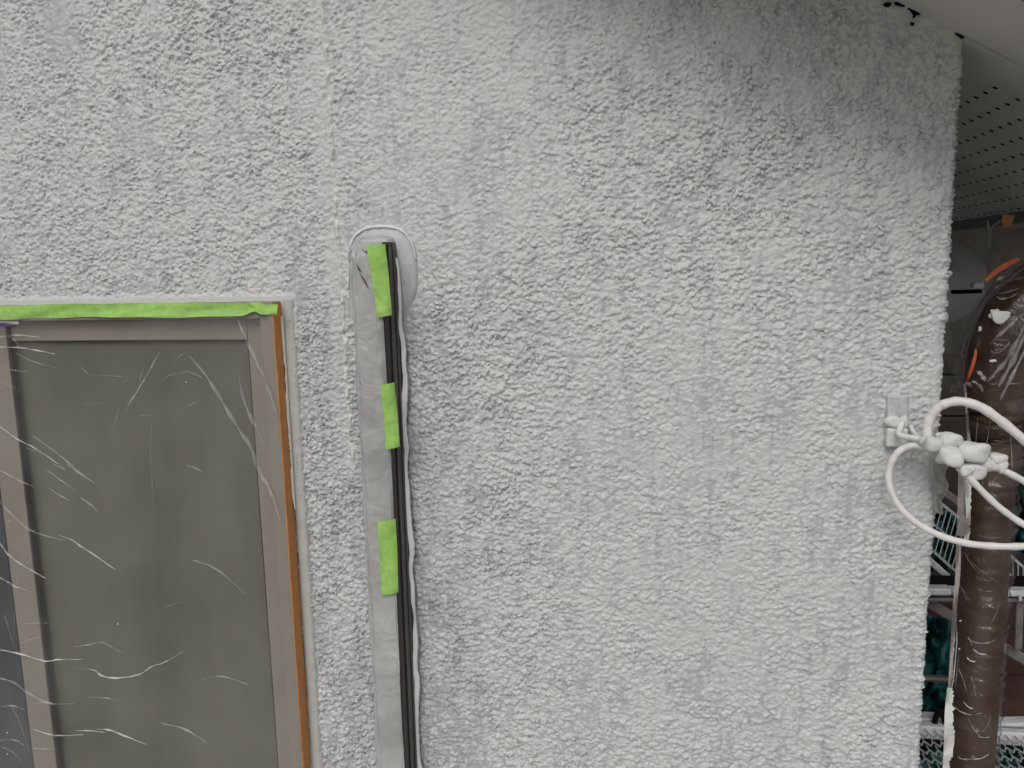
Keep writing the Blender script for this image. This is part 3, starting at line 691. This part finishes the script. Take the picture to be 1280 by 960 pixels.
def cable(pp, rpx, label, ext):
    pts = [P(x, y, Y) for x, y, Y in pp]
    cs = catmull(pts, 9)
    d_ = cs[-1]-cs[-4]; d_ = d_/np.linalg.norm(d_); e_ = cs[-1]
    for k in range(1, 40):                   # runs on, sagging, towards the pole beside the house
        L_ = 0.012*k**1.6; cs.append(e_ + d_*min(L_, .15) + (np.array([0.93, -0.30, 0.16]))*max(0, L_-.08)**1.3*0.8)
    rr_ = np.random.default_rng(len(pp)); 
    rad = [rpx*0.00094*(1+0.05*math.sin(i*0.8)+0.04*rr_.uniform(-1, 1)) for i in range(len(cs))]
    o = MB().tube(cs, rad, seg=12).build('cable', M['cable'], None, smooth=True)
    return tag(o, label, 'cable', 'cables at the wall corner')
def EXT(x, y, Y, k): return []
cable([(1163,558,-.048),(1159,544,-.046),(1161,526,-.045),(1171,511,-.048),(1185,503.5,-.052),(1203,502,-.056),(1226,509,-.06),(1251,526,-.064),(1280,550,-.068),(1320,584,-.07)], 5.6, 'thickest white cable arching up from the clamp over the brown downspout', EXT(1320,584,-.07,-1))
cable([(1163,562,-.046),(1150,557.5,-.040),(1136,558,-.034),(1122,566,-.030),(1113,582,-.028),(1111,602,-.03),(1119,625,-.034),(1135,645,-.04),(1156,660,-.046),(1182,672,-.05),(1214,680,-.055),(1250,683,-.06),(1285,682.5,-.064),(1330,678,-.07)], 4.4, 'white cable looping low over the stucco and the wall corner below the clamp', EXT(1330,678,-.07,.5))
cable([(1198,584,-.064),(1206,592,-.066),(1218,604,-.066),(1240,626,-.066),(1262,644,-.068),(1285,659,-.07),(1330,686,-.075)], 4.0, 'straight white cable slanting down from the lumpy lower side of the clamp', EXT(1330,686,-.075,.5))
cable([(1240,580,-.054),(1252,587,-.056),(1268,595,-.058),(1290,607,-.06),(1330,630,-.065)], 4.2, 'short white cable leaving the outer tip of the clamp', EXT(1330,630,-.065,.3))

# ------------------------------------------------------------------ brown downspout with elbow, wrapped in film
DY = 0.10
ds = empty('downspout', P(1228, 750, DY)*np.array([1, 1, 0]), 'dark brown round downspout with elbow beside the stucco corner', 'downspout')
ax = P(1228, 750, DY)[0]; PR = 0.0288
ztop = P(1243, 500, DY)[2]
MB().tube([(ax, DY, 0.02), (ax, DY, 2.5), (ax, DY, 4.0), (ax, DY, ztop)], PR, seg=40).build('pipe', M['pipe'], ds, smooth=True)
el_px = [(1241,512,35),(1244,478,36),(1252,440,39),(1272,402,42),(1305,372,44),(1345,352,44),(1400,332,43),(1450,318,40)]
ec = catmull([np.array([*P(x, y, DY), r*0.00098*1.0]) for x, y, r in el_px], 7)
MB().tube([e[:3] for e in ec], [e[3] for e in ec], seg=40, nrm=(0, -1, 0)).build('elbow', M['pipe'], ds, smooth=True)
MB().tube([(ax, DY, ztop-0.05), (ax, DY, ztop-0.002)], PR+0.003, seg=40).build('collar', M['pipe'], ds, smooth=True)
gz_ = 3.2
for z in (4.42, 3.2): MB().tube([(XC-.002, DY, z), (ax-PR, DY, z)], 0.005, seg=8).build('wall_strap', M['fascia'], ds)

wrap = empty('masking_film', (ax, DY, 3.6), 'glossy creased plastic film wrapped round the brown downspout', 'film')
nz1 = low(0.02, 41, 0.5); nz2 = band(0.05, 0.014, 0.5, 0.3, 42)
def wrap_r(k, z, base): return base + 0.0012 + 0.0009*max(-1.0, nz1[int(k*1000) % NT, int(z*1000) % NT]) + 0.0022*abs(nz2[int(k*180) % NT, int(z*1000) % NT])
rows = []
zs_ = np.linspace(3.6, ztop+0.005, 330)
for z in zs_:
    rows.append([(ax+math.cos(a)*wrap_r(a*0.028, z, PR+0.001), DY+math.sin(a)*wrap_r(a*0.028, z, PR+0.001), z) for a in np.linspace(0, 2*math.pi, 61)])
wm = MB().grid(rows); shell = wm.mesh('sheet', True); link('sheet', shell, M['wrap'], wrap)
b = MB(); pts = [Vector(e[:3]) for e in ec]; rad = [e[3]+0.0035 for e in ec]
rows = []
for i in range(len(pts)):
    t_ = (pts[min(i+1, len(pts)-1)]-pts[max(i-1, 0)]).normalized(); u_ = (Vector((0, -1, 0)) - t_*t_.dot(Vector((0, -1, 0)))).normalized(); w_ = t_.cross(u_)
    for_ = []
    for k in range(49):
        a = 2*math.pi*k/48
        fold = 0.0035*abs(math.sin(a*5+i*.08))+0.0020*math.sin(a*11+i*.2) if i > 4 else 0.0015*math.sin(a*9)
        for_.append(pts[i]+u_*(math.cos(a)*(rad[i]+fold))+w_*(math.sin(a)*(rad[i]+fold)))
    rows.append(for_)
em = MB().grid(rows); link('sheet', em.mesh('sheet', True), M['wrap'], wrap)
allv = wm.v + em.v; bvh = BVHTree.FromPolygons(allv, wm.f + [tuple(i+len(wm.v) for i in f_) for f_ in em.f])
def on_wrap(x, y, lift=0.0008, fall=DY-0.03):
    h = bvh.ray_cast(CAMPOS, ray(x, y))
    if h[0] is None: return np.array(P(x, y, fall))
    return np.array(h[0] - ray(x, y)*lift)
def wcrease(pp, w, mt_='crease', name='crease'):
    px_ = catmull([np.array([x, y]) for x, y in pp], 6); n = len(px_)
    cs = [on_wrap(p_[0], p_[1]) for p_ in px_]
    rad_ = [w*0.0005*(0.15+math.sin(math.pi*(i+.3)/(n-.4))**0.6)*(0.8+0.3*math.sin(i*.9)) for i in range(n)]
    return MB().tube(cs, rad_, seg=6).build(name, M[mt_], wrap, smooth=True)
WC = [([(1204,877),(1211,884),(1217,886)],2.2,1),([(1192,882),(1200,889),(1210,893),(1214,893)],2.4,1),([(1220,892),(1228,892)],1.6,0),([(1187,886),(1196,886)],1.2,0),
 ([(1197,946),(1204,949),(1213,949),(1226,948),(1236,943)],2.2,1),([(1214,946),(1220,946)],1.8,1),([(1208,797),(1216,802),(1226,804),(1238,803),(1244,799)],1.8,0),([(1216,811),(1224,817),(1234,818)],2.4,1),
 ([(1208,821),(1213,826),(1220,827)],2.6,1),([(1210,795),(1213,802),(1216,808)],1.6,0),([(1213,845),(1217,855),(1219,868)],1.4,0),([(1209,895),(1214,905),(1219,914),(1226,921)],1.2,0),
 ([(1196,725),(1202,735),(1208,746)],1.2,0),([(1206,747),(1209,748),(1212,750)],2.0,0),([(1215,703),(1225,712),(1236,718),(1252,719)],1.2,0),([(1230,716),(1242,724),(1252,733)],1.3,0),
 ([(1199,812),(1196,840),(1194,860)],1.0,0),([(1198,835),(1204,850),(1209,866)],1.0,0),([(1220,668),(1235,672),(1252,672)],1.2,0),([(1205,690),(1212,702),(1222,716)],1.2,0),
 ([(1228,915),(1235,906),(1240,890)],1.0,0),([(1222,921),(1232,922),(1238,921)],1.3,0),([(1238,780),(1244,770),(1250,752)],1.0,0),
 ([(1284,388),(1270,400),(1258,411),(1247,421),(1238,430)],3.2,0),([(1284,400),(1272,425),(1258,450),(1247,463),(1234,478)],4.2,0),([(1284,412),(1271,440),(1260,462),(1248,484)],4.0,0),([(1284,432),(1270,460),(1258,484),(1250,500)],3.0,0),
 ([(1238,438),(1243,441),(1250,440),(1258,433),(1262,427)],2.6,0),([(1236,449),(1241,452),(1247,452)],2.2,1),([(1222,464),(1228,470),(1232,477)],4.4,1),([(1214,476),(1222,480),(1228,487),(1226,489)],3.0,1),([(1208,478),(1216,484)],4.0,1),
 ([(1236,480),(1255,480),(1282,479)],1.2,0),([(1245,350),(1258,345),(1276,342)],3.5,0),([(1240,365),(1255,366),(1275,360)],2.4,0),([(1250,372),(1262,372),(1272,366)],2.2,0),([(1258,352),(1268,349),(1282,347)],4.0,0),
 ([(1244,360),(1250,357),(1256,357)],2.4,1),([(1246,370),(1251,374),(1259,373)],2.0,1),([(1222,520),(1220,550),(1216,580)],1.2,0),([(1262,520),(1264,560),(1266,600)],1.4,0),([(1240,500),(1236,540),(1230,570)],1.0,0)]
for pp, w, hi in WC: wcrease(pp, w*(1.5 if w >= 3 else 1.0), 'crease_hi' if hi else 'crease')  # widened pale creases paint broad highlights on the elbow folds
# pale fin added for the bright rim at right; film and paint-smeared fins at left
def fin(px_l, wpx, mt_, name, Y, jag=0.0, seed=1, parent=wrap):
    r__ = random.Random(seed); rows_ = []
    c_ = catmull([np.array([x, y, w]) for (x, y), w in zip(px_l, wpx)], 34)
    jj = 0.0
    for i, (x, y, w) in enumerate(c_):
        jj = 0.72*jj + r__.uniform(-jag, jag)*(1.3 if r__.random() < .2 else .3); j_ = jj; q_ = i*10/34; a = P(x, y, Y+0.003*math.sin(q_*.4)); e = P(x+w+j_, y, Y-0.004+0.003*math.sin(q_*.23)); mid = (a+e)/2+np.array([0, -0.002*math.sin(q_*.31), 0])
        rows_.append([a, mid, e])
    return ribbon(rows_, name, M[mt_], 0.0005, parent=parent)
fin([(1262,540),(1260,600),(1255,690),(1251,760),(1247,820),(1242,880),(1236,965)], [7,8,8,7,7,8,7], 'hem', 'seam', DY-0.004, 0.6, 1)  # added strip imitates the lighter rim of the film at the pipe's edge
fin([(1198,590),(1197,630),(1196,670)], [16,15,13], 'hem', 'seam', DY-0.03, 1.0, 2)
fin([(1206,600),(1207,630),(1208,660),(1203,678)], [8,6,5,6], 'primer', 'paint_smear', DY-0.033, 1.4, 3)
fin([(1195,675),(1194,720),(1190,775),(1187,830),(1184,880)], [6,6,5,4,4], 'hem', 'seam', DY-0.03, 0.6, 4)
fin([(1184,860),(1181,890),(1180,925),(1179,950),(1178,970)], [6,11,13,10,7], 'primer', 'paint_smear', DY-0.033, 1.6, 5)
MB().tube(catmull([on_wrap(x, y, .002) for x, y in ((1199,690),(1198,720),(1194,760),(1196,800),(1192,845),(1188,870))], 8), 0.0009, seg=6).build('seam', M['crease_hi'], wrap, smooth=True)
fin([(1204,480),(1206,500),(1208,530),(1209,560),(1207,590)], [3,3,3,4,3], 'crease_hi', 'seam', DY-0.034, 0.5, 6)
# loose wisp of film at the wall corner under the clamp
r__ = random.Random(8)
rows = []
for i in range(24):
    s_ = i/23; xl = 1160+8*s_; xr = 1186 - 10*s_*s_ + 3*math.sin(s_*14)
    y = 562+78*s_
    rows.append([P(xl+(xr-xl)*k/5, y + 4*k/5, -0.02+0.01*s_+0.004*math.sin(k*2.1+s_*9)) for k in range(6)])
ribbon(rows, 'film_scrap', M['wisp'], 0.0004, label='loose wisp of film hanging at the wall corner under the clamp', cat='film')
# strips of orange red tape on the elbow wrap, and paint splashes
def tape_on_wrap(pp, w, label, sy=1):
    px_ = catmull([np.array(p_) for p_ in pp], 6); rows_ = []
    for i, (x, y) in enumerate(px_):
        t_ = px_[min(i+1, len(px_)-1)]-px_[max(i-1, 0)]; t_ /= np.linalg.norm(t_); nn = np.array([-t_[1], t_[0]])
        row = []
        for k in range(4):
            q_ = np.array([x, y])+nn*w*(k/3)*math.sin(math.pi*(i+2)/(len(px_)+3))**.5; row.append(on_wrap(q_[0], q_[1], .0022, DY-.004))
        rows_.append(row)
    return ribbon(rows_, 'masking_tape', M['red_tape'], 0.0004, label=label, cat='tape')
tape_on_wrap([(1231,350),(1240,340),(1252,331),(1264,325),(1274,322)], 6.5, 'orange red tape edging the top of the wrapped downspout elbow')
tape_on_wrap([(1219,436),(1217,445),(1213,458),(1208,472),(1205,480)], -4.5, 'thin orange red tape strip down the neck of the wrapped downspout elbow')
def splash(x, y, r, seed, sq):
    c = on_wrap(x, y, .001); me_ = blob(c, r*.00098, seed, sq, .22); return link('paint_splash', me_, M['primer'], wrap)
splash(1251, 396, 9.5, 51, (1, .25, .85)); splash(1243, 391, 5, 52, (.9, .3, .9)); splash(1238.5, 395, 2.6, 53, (1, .4, 1)); splash(1225, 411, 2.6, 54, (.8, .4, 1.2)); splash(1241, 451, 2.2, 55, (1.6, .4, .7)); splash(1200.5, 776, 1.2, 56, (1, .5, 1)); splash(1199, 811, 1.2, 57, (1, .5, 1))

# ------------------------------------------------------------------ things seen down the gap beside the house
# film draped over the gutter
dr = empty('masking_film', (EX+0.02, 0.6, ZC-0.2), 'brownish translucent film hanging from the eave behind the downspout', 'film')
rows = []
for i in range(60):
    y = 0.32 + 1.4*i/59; row = []
    for j in range(26):
        s_ = j/25; row.append((EX+0.004-0.02*s_ + 0.018*math.sin(y*19+s_*3)*s_ + 0.010*math.sin(y*47-s_*5)*s_, y+0.10*s_, rk(EX)-0.018-0.26*s_))
    rows.append(row)
MB().grid(rows).build('sheet', M['drape'], dr, smooth=True)
for pp, w in (([(1234,275),(1236,292),(1237,310)], 3.0), ([(1250,276),(1240,284),(1238,300)], 2.5), ([(1232,330),(1233,345),(1232,352)], 3.0)):
    cs = catmull([P(x, y, .5) for x, y in pp], 6); MB().tube(cs, [w*.0007]*len(cs), seg=6).build('crease', M['hem'], dr, smooth=True)
ribbon([[P(1254+k*5, 268+k*0.5, .36), P(1252+k*4, 276+k*2, .36), P(1255+k*2, 285-k, .36)] for k in np.linspace(0, 3, 6)], 'masking_tape', M['orange'], .0005, label='orange tape scrap under the perforated eave board', cat='tape')

# round vent hood on the side wall
vh = empty('vent_hood', (XC, 0.46, ZC-0.05), 'round grey vent hood projecting from the side wall under the eave', 'vent hood')
hy = 0.46; hc = P(1170, 352, hy)
rows = []
for i in range(17):
    ph = math.pi/2*i/16; rr_ = 0.083*math.cos(ph)**.8 if i < 16 else 0.0
    rows.append([(XC+0.10+0.115*math.sin(ph), hy+rr_*math.sin(a)*0.9, hc[2]+rr_*math.cos(a)) for a in np.linspace(0, 2*math.pi, 33)])
MB().grid(rows).build('dome', M['hood'], vh, smooth=True)
MB().tube([(XC-0.002, hy, hc[2]), (XC+0.10, hy, hc[2])], 0.083, seg=32, nrm=(0, 0, 1)).build('collar', M['hood'], vh, smooth=True)
p0 = P(1218, 353, 0.3); p1 = P(1230, 360, 0.3)
o = MB().box((p0[0], 0.3, p1[2]), (p1[0], 0.32, p0[2])).build('pipe_clip', M['galv_w'], None, bevel=0.002)
tag(o, 'small bright white clip between the vent hood and the downspout elbow', 'clip')
o = MB().bar(P(1190, 365, 0.33), P(1226, 364, 0.33), 0.012, 0.006).build('support_arm', M['black'], None, bevel=.001)
tag(o, 'thin black support arm under the white clip', 'bracket')
# dull film panels in the gap
rows = [[P(1172+50*i/14+3*math.sin(j*.8), 366+125*j/20, .55+.03*math.sin(i*.9+j*.35)+.02*math.sin(i*2.1-j*.5)) for i in range(15)] for j in range(21)]
o = MB().grid(rows).build('masking_film', film('dark dull film', (0.30, 0.31, 0.29), 0.30, 0.22, .8, 10, patch=.25), None, smooth=True)
tag(o, 'dark dull film sheet hanging in the gap under the vent hood', 'film')

# dark neighbouring house across the gap
nb = empty('neighbour_house', (3.4, 3.6, 0), 'dark brown sided neighbouring house beyond the gap', 'house')
MB().box((0.75, 3.4, 0.0), (6.5, 8.0, 6.4)).build('wall', M['dkwall'], nb)
b = MB()
for i in range(28): b.box((0.748, 3.378+0.0, 0.22*i+0.004), (6.5, 3.399, 0.22*i+0.214))
for i in range(28):
    MB().box((0.748, 3.374, 0.22*i+0.005), (6.5, 3.398, 0.22*i+0.215)).build('siding_board', M['dkwall'], nb, bevel=.003)
MB().add([(0.5,3.0,6.38),(6.8,3.0,6.38),(6.8,5.7,7.6),(0.5,5.7,7.6),(0.5,8.4,6.38),(6.8,8.4,6.38)], [(0,1,2,3),(3,2,5,4),(0,3,4),(1,5,2)]).build('roof', M['roofing'], nb)

# low lean-to with brown slates
RS = math.tan(math.radians(22)); base = P(1266, 848, 1.12)
def rz(y): return base[2] + (y-base[1])*RS
lt = empty('lean_to', (1.5, 1.1, 0), 'low lean-to roof of dark brown slates below the scaffold', 'roof')
y0, y1 = 0.72, 1.42
MB().add([(0.46,y0+.06,0),(3.2,y0+.06,0),(3.2,y1,0),(0.46,y1,0),(0.46,y0+.06,rz(y0+.06)-.03),(3.2,y0+.06,rz(y0+.06)-.03),(3.2,y1,rz(y1)-.03),(0.46,y1,rz(y1)-.03)],
         [(0,3,2,1),(4,5,6,7),(0,1,5,4),(1,2,6,5),(2,3,7,6),(3,0,4,7)]).build('wall', M['dkwall'], lt)
EXP = 0.165; SWD = 0.455
rws = int((y1-y0)/(EXP*math.cos(math.radians(22))))+1
sl = MB().box((0.0015, 0, 0), (SWD-0.0015, EXP*1.25, 0.007)).mesh('slate'); sl.materials.append(M['slate'])
for i in range(rws):
    yy = base[1] + (i-2)*EXP*math.cos(math.radians(22))
    if yy < y0-0.02 or yy > y1: continue
    for k in range(7):
        xx = 0.46 + k*SWD - (SWD*0.5 if i % 2 else 0.12)
        o = bpy.data.objects.new('slate', sl); COL.objects.link(o); o.parent = lt
        o.location = Vector((xx, yy, rz(yy)+0.004+random.uniform(0, .002))) - lt.location
        o.rotation_euler = (math.radians(22-2.2+random.uniform(-.3, .3)), 0, math.radians(random.uniform(-.25, .25)))
MB().bar((0.46, y1, rz(y1)+.02), (3.2, y1, rz(y1)+.02), .09, .03).build('ridge_cap', M['roofing'], lt, bevel=.006)

# scaffold frame: rails, post, brace, black strip for a shadow
sf = empty('scaffold', P(1220, 960, 0.75)*np.array([1, 1, 0]), 'white and grey scaffold frame crossing behind the downspout', 'scaffold')
Y1 = 0.95
def hbar(xa, ya, xb, yb, Y, hpx, mt_, name, dpt=0.03, par=sf):
    a = P(xa, ya, Y); b_ = P(xb, yb, Y); h = hpx*(1+Y)/985.0
    return MB().bar(a, b_, dpt, h).build(name, M[mt_], par, bevel=min(.004, h*.25))
hbar(1120, 737, 1187, 737.5, Y1, 9, 'galv_w', 'rail'); hbar(1187.6, 738, 1330, 740.5, Y1, 8, 'galv_w', 'rail')
hbar(1120, 747, 1330, 747.5, Y1+.01, 5, 'steel_dk', 'rail')
hbar(1110, 725, 1330, 727, Y1+.03, 9, 'black', 'rail')  # black bar paints the shadow above the white rail
hbar(1140, 741, 1300, 836, Y1+.04, 13, 'steel_dk', 'brace', .012)
hbar(1274.5, 745, 1272, 812, Y1+.02, 9, 'steel_dk', 'post', .012)
hbar(1274.5, 744, 1274.3, 750, Y1-.018, 3, 'galv_w', 'clip', .012)
hbar(1110, 895, 1174, 897, 0.72, 6, 'galv_w', 'rail'); hbar(1174.5, 906, 1340, 902, 0.72, 9, 'galv_w', 'rail')
hbar(1110, 907, 1340, 914, 0.70, 4, 'steel_dk', 'rail', .02)
# crumpled dark hook beside the lower rail
MB().tube(catmull([P(x, y, .69) for x, y in ((1168,905),(1171,893),(1175,888),(1180,897),(1181,912))], 6), .006, seg=8).build('hook', M['black'], sf, smooth=True)

# expanded mesh deck under the lower rail
dk = empty('scaffold_deck', P(1230, 955, 0.6), 'scaffold deck of silvery expanded metal below the lower white rail', 'scaffold deck')
dz = P(1230, 914, 0.68)[2]; dx0, dx1, dy0, dy1 = 0.44, 1.35, 0.25, 0.68
b = MB(); cw, ch = 0.0175, 0.030
nxx = int((dx1-dx0)/cw); nyy = int((dy1-dy0)/ch)
for j in range(nyy):
    for i in range(nxx):
        x = dx0+i*cw; y = dy0+j*ch
        for (ax0, ay0, ax1, ay1) in ((x, y, x+cw/2, y+ch/2), (x+cw/2, y+ch/2, x+cw, y), (x+cw/2, y+ch/2, x+cw/2+.0001, y+ch)):
            b.bar((ax0, ay0, dz), (ax1, ay1, dz), 0.0022, 0.003)
tag(b.build('mesh_floor', M['galv'], dk), kind='stuff')
for yy in (dy0, dy1+.004): MB().bar((dx0, yy, dz-.01), (dx1, yy, dz-.01), .02, .03).build('side_rail', M['galv_w'], dk, bevel=.003)

# wire panels leaning behind
def wire_panel(corn, ny_, nw, Y, label):
    a, b_, c, d_ = [P(x, y, Y+k) for (x, y), k in zip(corn, (.03, 0, -.02, .01))]
    root = empty('wire_panel', d_, label, 'mesh panel')
    for i in range(ny_):
        s_ = i/(ny_-1); p_, q_ = a*(1-s_)+d_*s_, b_*(1-s_)+c*s_
        MB().bar(p_, q_, .005, .006 if i in (0, ny_-1) else .004).build('rail', M['galv'], root)
    for i in range(nw):
        s_ = i/(nw-1); p_, q_ = a*(1-s_)+b_*s_, d_*(1-s_)+c*s_
        MB().tube([p_+np.array([0, -.004, 0]), q_+np.array([0, -.004, 0])], .0014, seg=6).build('wire', M['galv'], root)
    return root
wire_panel([(1150,608),(1240,680),(1222,738),(1136,662)], 3, 17, 1.05, 'slanting wire panel between the stucco corner and the downspout')
wire_panel([(1240,675),(1330,752),(1330,800),(1240,722)], 3, 15, 1.10, 'slanting wire panel resting beyond the downspout above the upper rail')
o = MB().bar(P(1150, 690, 1.0), P(1200, 735, 1.0), .012, .016).build('scaffold_bar', M['galv'], None, bevel=.003); tag(o, 'slanting bright steel bar under the wire panel by the stucco corner', 'bar')
o = MB().bar(P(1168, 606, 1.15), P(1204, 632, 1.15), .03, .02).build('scaffold_bar', M['steel_dk'], None, bevel=.003); tag(o, 'dull grey steel bar above the wire panel by the stucco corner', 'bar')

# teal tarpaulins
def tarp(c4, Y, seed, label, amp_=0.05, dpth=0.0):
    n_ = 56; f1 = low(0.26, seed, .6); f2 = low(0.10, seed+1, .7)
    a, b_, c, d_ = [np.array(q_, float) for q_ in c4]; rows_ = []
    for i in range(n_+1):
        s_ = i/n_; row = []
        for j in range(n_+1):
            k = j/n_; q_ = (a*(1-k)+b_*k)*(1-s_) + (d_*(1-k)+c*k)*s_
            h = abs(f1[(i*9+j*5) % NT, (j*9-i*3) % NT])*amp_ + abs(f2[(i*9-j*4) % NT, (j*9+i*4) % NT])*amp_*.4
            row.append(P(q_[0], q_[1], Y+dpth*(1-s_)-h))
        rows_.append(row)
    return ribbon(rows_, 'tarpaulin', M['tarp'], .002, label=label, cat='tarpaulin', smooth=False)
tarp([(1120,762),(1216,780),(1212,905),(1115,915)], 0.92, 61, 'crumpled teal tarpaulin between the two white rails by the stucco corner', .09)
tarp([(1252,596),(1340,580),(1345,700),(1254,690)], 1.35, 71, 'crumpled teal tarpaulin beyond the downspout above the wire panel', .10)
tarp([(1105,930),(1300,925),(1300,1010),(1105,1010)], 0.78, 81, 'teal tarpaulin lying under the expanded metal deck', .06, .1)
tarp([(1150,628),(1212,650),(1212,716),(1150,716)], 1.22, 91, 'dark teal tarpaulin behind the wire panel by the stucco corner', .05)
